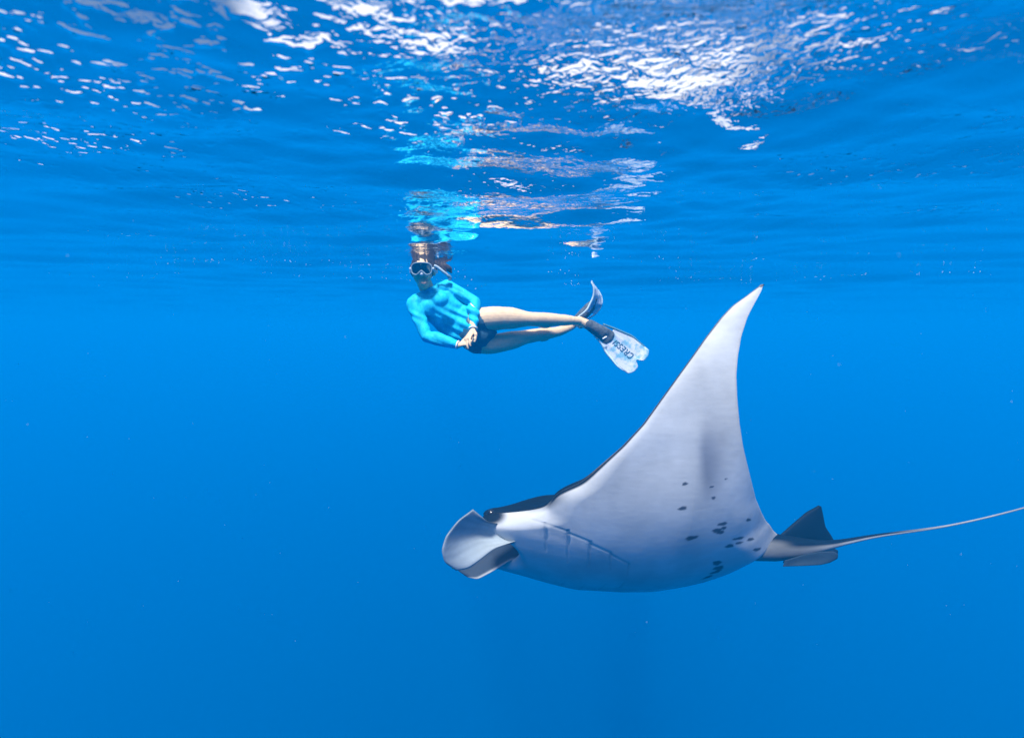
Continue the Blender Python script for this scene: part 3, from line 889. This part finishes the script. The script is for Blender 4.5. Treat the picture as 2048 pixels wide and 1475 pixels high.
# pale cuffs
def ring(name, c, n_, r, tr, parent, mat):
    n_ = n_ / np.linalg.norm(n_); a = np.cross(n_, [0.2, 1, 0.3]); a /= np.linalg.norm(a); b = np.cross(n_, a)
    U, W = 28, 8; co = []
    for i in range(U):
        p = 2 * math.pi * i / U; rd = a * math.cos(p) + b * math.sin(p)
        for j in range(W):
            q = 2 * math.pi * j / W
            co.append(c + rd * (r + tr * math.cos(q)) + n_ * tr * 1.4 * math.sin(q))
    co = np.array(co).reshape(U, W, 3); co = np.concatenate([co, co[:1]])
    o = link(bpy.data.objects.new(name, grid_mesh(name, co, U + 1, W, wrap=True)), parent)
    o.data.materials.append(mat); return o
ring("cuff", lerp(J["el_a"], J["wr_a"], .97), J["wr_a"] - J["el_a"], .027, .0035, guard, M_cuff)
ring("cuff", lerp(J["el_b"], J["wr_b"], .97), J["wr_b"] - J["el_b"], .027, .0035, guard, M_cuff)
# swimsuit bottom
S = Blob()
S.loft([V(940, 658, D0 + .08), J["pelvis"], V(963, 667, D0 + .08)], [(.126, .102), (.136, .112), (.104, .092)], VIEW, 28, 6)
S.loft([V(952, 641, D0 + .05), V(957, 640, D0 + .045), V(966, 640, D0 + .045)], [.082, .088, .088], VIEW, 24, 5)
S.loft([V(948, 682, D0 + .10), V(952, 684, D0 + .11), V(960, 685, D0 + .115)], [.076, .081, .079], VIEW, 24, 5)
S.loft([J["pelvis"], V(980, 664, D0 + .06)], [(.075, .085), (.045, .060)], VIEW, 20, 5)
bottoms = S.build("swimsuit_bottom", person, M_bottom, 0.005, 4)
bottoms["label"] = "dark blue swimsuit bottom"
# hair: a close cap and a wet bunch drifting to the side
Hh = Blob()
Hh.ball(HC + [-0.002, 0.024, 0.024], (.083, .093, .089))
Hh.ball(HC + [-0.062, 0.005, 0.006], (.026, .050, .055))
Hh.ball(HC + [0.060, 0.010, 0.018], (.024, .050, .040))
Hh.loft([HC + [0.03, .09, .03], V(872, 529, D0 + .10), V(884, 532, D0 + .10), V(897, 537, D0 + .09), V(902, 545, D0 + .09)], [.05, .042, .032, .022, .008], VIEW, 16, 5)
Hh.loft([V(872, 530, D0 + .06), V(886, 540, D0 + .07), V(894, 548, D0 + .07)], [.022, .016, .006], VIEW, 12, 5)
hr = np.random.default_rng(5)
def strands(c):
    return 0.0012 * np.sin(c[:, 0] * 210 + 5 * np.sin(c[:, 2] * 23)) + 0.001 * np.sin(c[:, 1] * 150 + c[:, 0] * 260)
hair = Hh.build("hair", person, M_hair, 0.0045, 3, strands)
# eyes
for s in (-1, 1):
    e = bmesh.new(); bmesh.ops.create_uvsphere(e, u_segments=16, v_segments=10, radius=.0125)
    me = bpy.data.meshes.new("eye"); e.to_mesh(me); e.free()
    for p in me.polygons: p.use_smooth = True
    o = bpy.data.objects.new("eye", me); o.location = HC + [s * .031, -.080, .006]; link(o, person); o.data.materials.append(M_white)
    e = bmesh.new(); bmesh.ops.create_uvsphere(e, u_segments=14, v_segments=8, radius=.0070)
    me = bpy.data.meshes.new("iris"); e.to_mesh(me); e.free()
    bpy.context.view_layer.update()
    i_ = bpy.data.objects.new("iris", me); i_.location = HC + [s * .031, -.0875, .005]; link(i_, o); i_.data.materials.append(M_iris)

LP = Blob(); LP.ball(V(848, 565.4, D0 - .094), (.021, .010, .0042)).ball(V(848, 567.3, D0 - .093), (.018, .010, .0046))
LP.build("lips", person, M_lip, 0.0025, 2)

# ---- diving mask
mask = empty("diving_mask", HC + [0.012, -.12, -.008])
tag(mask, "clear-skirted diving mask worn over the snorkeller's eyes and nose", "diving mask")
MC = np.array(V(850.5, 543, D0)) ; MC[1] = HC[1] - .128
def mask_outline(k, w, h):
    pts = []
    for i in range(64):
        a = 2 * math.pi * i / 64
        ca, sa = math.cos(a), math.sin(a)
        x = w * np.sign(ca) * abs(ca) ** 0.62; z = h * np.sign(sa) * abs(sa) ** 0.66
        if sa < 0: z += 0.030 * math.exp(-(x / 0.020) ** 2) * k      # notch over the nose
        pts.append([x, 0, z])
    return np.array(pts)
def wrapback(p, amt):
    q = p.copy(); q[:, 1] += amt * (p[:, 0] / .07) ** 2; return q
o0 = wrapback(mask_outline(1, .066, .040), .012)
# frame: a rounded rim
U = len(o0); W = 8; co = []
cen = o0.mean(0)
tanv = np.roll(o0, -1, 0) - np.roll(o0, 1, 0); tanv /= np.linalg.norm(tanv, axis=1, keepdims=True)
nrm = np.cross(tanv, [0, 1, 0]); nrm /= np.linalg.norm(nrm, axis=1, keepdims=True)
for i in range(U):
    for j in range(W):
        q = 2 * math.pi * j / W
        co.append(MC + o0[i] + nrm[i] * .0048 * math.cos(q) + np.array([0, 1, 0]) * .008 * math.sin(q))
co = np.array(co).reshape(U, W, 3); co = np.concatenate([co, co[:1]])
fo = link(bpy.data.objects.new("frame", grid_mesh("frame", co, U + 1, W, wrap=True)), mask); fo.data.materials.append(bumpy("mask_frame", (0.20, 0.28, 0.34), 0.35, 50, 0.001, var=0.05))
# skirt back to the face
bk = wrapback(mask_outline(0.6, .060, .036), .030) + [0, .050, 0]
mdl = 0.5 * (o0 + bk) * [1.04, 1, 1.04]
co = np.stack([MC + o0, MC + mdl, MC + bk], 0)
so = link(bpy.data.objects.new("skirt", grid_mesh("skirt", co, 3, U, wrap=True)), mask)
M_skirt = principled("silicone_skirt", (0.10, 0.22, 0.30), 0.4)
so.data.materials.append(M_skirt)
# lens pane
bm = bmesh.new()
vs = [bm.verts.new(MC + p + np.array([0, -.002, 0])) for p in o0]; vb = [bm.verts.new(MC + p + np.array([0, .002, 0])) for p in o0]
c0 = bm.verts.new(MC + np.array([0, -.0025, .010])); c1 = bm.verts.new(MC + np.array([0, .0025, .010]))
for i in range(U):
    k = (i + 1) % U
    bm.faces.new((vs[i], vs[k], c0)); bm.faces.new((vb[k], vb[i], c1)); bm.faces.new((vs[k], vs[i], vb[i], vb[k]))
me = bpy.data.meshes.new("lens"); bm.to_mesh(me); bm.free()
lo = link(bpy.data.objects.new("lens", me), mask)
M_lens, n, l = mat_new("mask_glass"); n.remove(n["Principled BSDF"])
tr = n.new("ShaderNodeBsdfTransparent"); tr.inputs[0].default_value = (0.42, 0.60, 0.74, 1)
gl = n.new("ShaderNodeBsdfGlossy"); gl.inputs["Roughness"].default_value = 0.03
fr = n.new("ShaderNodeFresnel"); fr.inputs[0].default_value = 1.7
mx = n.new("ShaderNodeMixShader"); l.new(fr.outputs[0], mx.inputs[0]); l.new(tr.outputs[0], mx.inputs[1]); l.new(gl.outputs[0], mx.inputs[2])
l.new(mx.outputs[0], n["Material Output"].inputs["Surface"]); lo.data.materials.append(M_lens)
# nose pocket
NP = Blob(); NP.loft([MC + [0, .022, .008], MC + [.001, .010, -.012], MC + [.002, .006, -.034]], [.005, .009, .0130], VIEW, 14, 4)
NP.build("nose_pocket", mask, bumpy("nose_silicone", (0.40, 0.46, 0.50), 0.45, 50, 0.001), 0.003, 3)
# strap round the back of the head, with its buckles
st = []
for i in range(41):
    a = math.radians(-15 + 210 * i / 40)
    st.append(HC + [math.cos(a) * .092, .03 + math.sin(a) * .105, -.006 + .018 * math.sin(a)])
st = [MC + [.070, .016, .002]] + st + [MC + [-.070, .016, .002]]
def ribbon(name, pts, w, th, up, parent, mat):
    pts = np.array(pts); tan = np.gradient(pts, axis=0); tan /= np.linalg.norm(tan, axis=1, keepdims=True)
    up = np.asarray(up, float); s = np.cross(tan, up); s /= np.linalg.norm(s, axis=1, keepdims=True); u_ = np.cross(s, tan)
    co = np.stack([pts + u_ * w + s * th, pts - u_ * w + s * th, pts - u_ * w - s * th, pts + u_ * w - s * th], 1)
    o = link(bpy.data.objects.new(name, grid_mesh(name, co, len(pts), 4, wrap=True, smooth=False)), parent); o.data.materials.append(mat); return o
ribbon("strap", st, .010, .0022, (0, 0, 1), mask, M_pale)
for s in (-1, 1):
    b_ = Blob(); b_.ball(MC + [s * .074, .020, .002], (.009, .014, .013)); b_.build("buckle", mask, M_pale, 0.003, 2)

# ---- snorkel
snk = empty("snorkel", V(880, 538, D0 - .02))
tag(snk, "pale snorkel tube slanting out beside the snorkeller's head", "snorkel")
tube("tube", [V(868, 531, D0 - .06), V(876, 535, D0 - .05), V(886, 543, D0 - .04), V(896, 551, D0 - .02)], [.0095, .0095, .0095, .0095], snk, M_pale, 14, 1.0, 8)
tube("mouthpiece", [V(896, 551, D0 - .02), V(900, 555, D0 - .01), V(899, 561, D0 - .01)], [.011, .012, .010], snk, M_skirt, 12, 1.0, 6)

# ------------------------------------------------------------------ swim fins
M_blade, n, l = mat_new("fin_blade")
b = n["Principled BSDF"]; b.inputs["Roughness"].default_value = 0.4; b.inputs["IOR"].default_value = 1.2
tc = n.new("ShaderNodeTexCoord"); t1 = n.new("ShaderNodeTexNoise"); t1.inputs["Scale"].default_value = 22; t1.inputs["Detail"].default_value = 5
l.new(tc.outputs["Object"], t1.inputs["Vector"])
cr = n.new("ShaderNodeValToRGB"); l.new(t1.outputs["Fac"], cr.inputs[0])
cr.color_ramp.elements[0].position = 0.36; cr.color_ramp.elements[0].color = (0.16, 0.36, 0.50, 1)
cr.color_ramp.elements[1].position = 0.52; cr.color_ramp.elements[1].color = (0.48, 0.53, 0.62, 1)
l.new(cr.outputs[0], b.inputs["Base Color"])
M_pocket = bumpy("fin_rubber", (0.065, 0.080, 0.095), 0.6, 45, 0.004, var=0.45)
M_rail = principled("fin_rail", (0.05, 0.16, 0.22), 0.45)
M_rail_light = principled("fin_edge", (0.45, 0.60, 0.66), 0.4)
M_ink = principled("lettering_ink", (0.010, 0.09, 0.16), 0.5)

def blade_from(rows_, name, parent, thick):
    """rows of left and right rim points with the depth -> curved slab, open rim rounded"""
    Lp = [P(*r[0]) for r in rows_]; Rp = [P(*r[1]) for r in rows_]
    nu, nv = 24, 48
    def samp(poly, k):
        a = np.array([list(p) for p in poly]); d_ = np.r_[0, np.cumsum(np.linalg.norm(np.diff(a, axis=0), axis=1))]
        q = np.linspace(0, d_[-1], k); return np.stack([np.interp(q, d_, a[:, i]) for i in range(3)], 1)
    A, Bq = samp(Lp, nv), samp(Rp, nv)
    u = np.linspace(0, 1, nu)[None, :, None]
    return A[:, None] * (1 - u) + Bq[:, None] * u

def finish_blade(g, name, parent, notch=0.0, thick=0.007):
    nv, nu = g.shape[:2]
    u = np.linspace(-1, 1, nu)
    # two-lobed end: pull the middle back and round the corners
    ax = g[-1].mean(0) - g[0].mean(0); L_ = np.linalg.norm(ax); ax /= L_
    prof = -notch * np.exp(-(u / 0.16) ** 2) - 0.35 * notch * np.clip((np.abs(u) - 0.55) / 0.45, 0, 1) ** 2 * 1.6
    wv = np.linspace(0, 1, nv)[:, None] ** 6
    g = g + (wv * prof[None, :])[..., None] * ax
    du = np.gradient(g, axis=1); dv = np.gradient(g, axis=0)
    nm = np.cross(du, dv); nm /= np.linalg.norm(nm, axis=2, keepdims=True) + 1e-12
    # raised ribs along the blade
    rib = 0.004 * (np.exp(-((u - 0.45) / 0.07) ** 2) + np.exp(-((u + 0.45) / 0.07) ** 2))[None, :] * np.linspace(1, 0, nv)[:, None]
    top = g - nm * (thick / 2 + rib)[..., None]; bot = g + nm * (thick / 2 + rib)[..., None]
    co = np.concatenate([top.reshape(-1, 3), bot.reshape(-1, 3)]); idx = np.arange(nv * nu).reshape(nv, nu); o = nv * nu
    q = np.stack([idx[:-1, :-1], idx[:-1, 1:], idx[1:, 1:], idx[1:, :-1]], -1).reshape(-1, 4)
    loop = np.concatenate([idx[0, :-1], idx[:-1, -1], idx[-1, :0:-1], idx[:0:-1, 0]]); nx = np.roll(loop, -1)
    me = bpy.data.meshes.new(name)
    set_mesh(me, co, np.concatenate([q[:, ::-1], q + o, np.stack([loop, nx, nx + o, loop + o], -1)]))
    ob = link(bpy.data.objects.new(name, me), parent); ob.data.materials.append(M_blade)
    return ob, g, nm

DF = D0 + .20
fin1 = empty("swim_fin", P(1200, 665, DF))
tag(fin1, "white swim fin with dark lettering, its blade spread flat below the crossed legs", "swim fin")
rows1 = [((1203, 687, DF), (1229, 657, DF)), ((1212, 704, DF - .005), (1262, 671, DF - .005)), ((1234, 731, DF - .02), (1290, 693, DF - .02)), ((1261, 751, DF - .04), (1303, 704, DF - .04))]
g1 = blade_from(rows1, "blade", fin1, .007)
blade1, g1, nm1 = finish_blade(g1, "blade", fin1, 0.045)
pk = Blob()
pk.loft([V(1180, 650, DF), V(1192, 658, DF), V(1206, 666, DF), V(1217, 675, DF - .005)], [(.041, .044), (.045, .046), (.050, .040), (.056, .014)], VIEW, 22, 5)
pk1 = pk.build("foot_pocket", fin1, M_pocket, 0.0045, 3)
for side, mat in ((-1, M_rail), (0, M_rail_light)):
    pts = [Vector(g1[i, side]) for i in (0, 10, 20, 30, 40)]
    start = P(1186, 668, DF) if side == 0 else P(1206, 648, DF)
    tube("side_rail", [start] + pts, [.006, .0085, .0085, .008, .006, .003], fin1, mat, 10, 1.0, 6)
tb = Blob(); tb.loft([V(1206, 677, DF - .045), V(1213, 673, DF - .045)], [.005, .005], VIEW, 10, 3)
tb.build("tab", fin1, M_cuff, 0.002, 1)
# lettering on the blade
cu = bpy.data.curves.new("lettering", 'FONT'); cu.body = "CRESSI"; cu.size = 1.0; cu.extrude = 0.02; cu.shear = 0.18; cu.offset = 0.004; cu.space_character = 1.08
tmp = bpy.data.objects.new("lettering_tmp", cu); scene.collection.objects.link(tmp)
me = bpy.data.meshes.new_from_object(tmp.evaluated_get(bpy.context.evaluated_depsgraph_get()))
bpy.data.objects.remove(tmp)
tv = np.zeros(len(me.vertices) * 3); me.vertices.foreach_get("co", tv); tv = tv.reshape(-1, 3)
tv[:, 0] -= tv[:, 0].min(); tv[:, 1] -= tv[:, 1].min(); wid = tv[:, 0].max(); hei = tv[:, 1].max()
# fit into a parallelogram of blade (row, column) space: start near the tip, run back to the foot
sx, sy = tv[:, 0] / wid, tv[:, 1] / hei
vv = 0.77 - 0.58 * sx; uu = 0.60 - 0.20 * sy
ii = np.clip(vv * (g1.shape[0] - 1), 0, g1.shape[0] - 1.001); jj = np.clip(uu * (g1.shape[1] - 1), 0, g1.shape[1] - 1.001)
i0, j0 = ii.astype(int), jj.astype(int); fi, fj = (ii - i0)[:, None], (jj - j0)[:, None]
bil = lambda A: A[i0, j0] * (1 - fi) * (1 - fj) + A[i0 + 1, j0] * fi * (1 - fj) + A[i0, j0 + 1] * (1 - fi) * fj + A[i0 + 1, j0 + 1] * fi * fj
base = bil(g1); nn = bil(nm1)
sgn = -1.0 if (nn[:, 1].mean() > 0) else 1.0
co = base + sgn * nn * (0.0056 + 0.0012 * (tv[:, 2:3] > 0))
me.vertices.foreach_set("co", co.astype(np.float32).ravel()); me.update()
lt = link(bpy.data.objects.new("lettering", me), blade1); lt.data.materials.append(M_ink)

fin2 = empty("swim_fin", P(1165, 628, D0 + .36))
tag(fin2, "swim fin seen edge-on, its blade bent upwards to touch the water surface", "swim fin")
DG = D0 + .36
rows2 = [((1171, 622, DG - .09), (1190, 628, DG + .07)), ((1181, 606, DG - .10), (1204, 610, DG + .09)), ((1187, 591, DG - .11), (1203, 592, DG + .11)), ((1188, 577, DG - .12), (1194, 576, DG + .12)), ((1183, 560, DG - .12), (1185, 566, DG + .13))]
g2 = blade_from(rows2, "blade", fin2, .007)
blade2, g2, nm2 = finish_blade(g2, "blade", fin2, 0.03)
pk = Blob()
pk.loft([V(1158, 637, DG), V(1168, 627, DG), V(1179, 615, DG), V(1188, 601, DG)], [(.040, .044), (.042, .046), (.040, .046), (.020, .050)], VIEW, 22, 5)
pk.build("foot_pocket", fin2, M_pocket, 0.0045, 3)
for side in (-1, 0):
    pts = [Vector(g2[i, side]) for i in (0, 12, 24, 36, 46)]
    start = P(1146, 641, DG - .05) if side == 0 else P(1172, 640, DG + .05)
    tube("side_rail", [start] + pts, [.005, .0075, .0075, .007, .006, .003], fin2, M_rail_light, 10, 1.0, 6)
# ------------------------------------------------------------------ fine air bubbles drifting under the surface
brng = np.random.default_rng(21)
ico = bmesh.new(); bmesh.ops.create_icosphere(ico, subdivisions=1, radius=1.0)
iv = np.array([v.co[:] for v in ico.verts]); itf = np.array([[v.index for v in f.verts] for f in ico.faces]); ico.free()
cs, rs = [], []
def scatter(nb, cx, cy_, sx, sy, z0, z1, r0, r1):
    for _ in range(nb):
        cs.append((brng.normal(cx, sx), brng.normal(cy_, sy), -brng.uniform(z0, z1)))
        rs.append(brng.uniform(0, 1) ** 2 * (r1 - r0) + r0)
def band(nb, x0, x1, y0, amp, sy, r0, r1):
    for _ in range(nb):
        x = x0 + (x1 - x0) * brng.beta(1.4, 1.4)
        y = y0 + amp * math.sin(2.3 * x + y0) + brng.normal(0, sy)
        cs.append((x, y, -brng.uniform(0.035, 0.06))); rs.append(brng.uniform(0, 1) ** 3 * (r1 - r0) + r0)
band(70, -2.3, -0.5, 2.8, 0.12, 0.05, .0008, .0026)
band(40, -1.9, -0.2, 3.4, 0.15, 0.08, .0010, .0026)
band(60, 1.2, 3.6, 3.5, 0.25, 0.15, .0010, .0032)
band(24, 0.5, 1.6, 2.7, 0.15, 0.10, .0008, .0026)
band(14, -3.6, -2.2, 3.2, 0.2, 0.2, .0010, .0030)
scatter(18, -0.28, 2.75, 0.10, 0.10, 0.08, 0.22, .0008, .0024)
scatter(18, 0.42, 3.10, 0.08, 0.10, 0.05, 0.16, .0010, .0030)
cs = np.array(cs); rs = np.array(rs)
co = (cs[:, None] + rs[:, None, None] * iv[None]).reshape(-1, 3)
fa = (itf[None] + (np.arange(len(cs)) * len(iv))[:, None, None]).reshape(-1, 3)
me = bpy.data.meshes.new("bubbles"); set_mesh(me, co, fa)
bub = link(bpy.data.objects.new("bubbles", me))
tag(bub, "tiny bright air bubbles drifting just under the sea surface", "bubbles", kind="stuff")
bub.data.materials.append(principled("bubble", (0.85, 0.92, 0.95), 0.15, IOR=1.33))

# specks of plankton hanging in the open water
cs, rs = [], []
for _ in range(130):
    dd = brng.uniform(0.5, 3.5)
    cs.append((brng.uniform(-1.3, 1.3) * dd, dd, -brng.uniform(0.25, 0.3 + 0.9 * dd))); rs.append(brng.uniform(.0004, .0011) * (0.5 + 0.3 * dd))
cs = np.array(cs); rs = np.array(rs)
me = bpy.data.meshes.new("plankton")
set_mesh(me, (cs[:, None] + rs[:, None, None] * iv[None]).reshape(-1, 3), (itf[None] + (np.arange(len(cs)) * len(iv))[:, None, None]).reshape(-1, 3))
pk_ = link(bpy.data.objects.new("plankton", me))
tag(pk_, "faint pale specks of plankton suspended in the open water", "plankton", kind="stuff")
pk_.data.materials.append(principled("plankton", (0.35, 0.45, 0.5), 0.7))
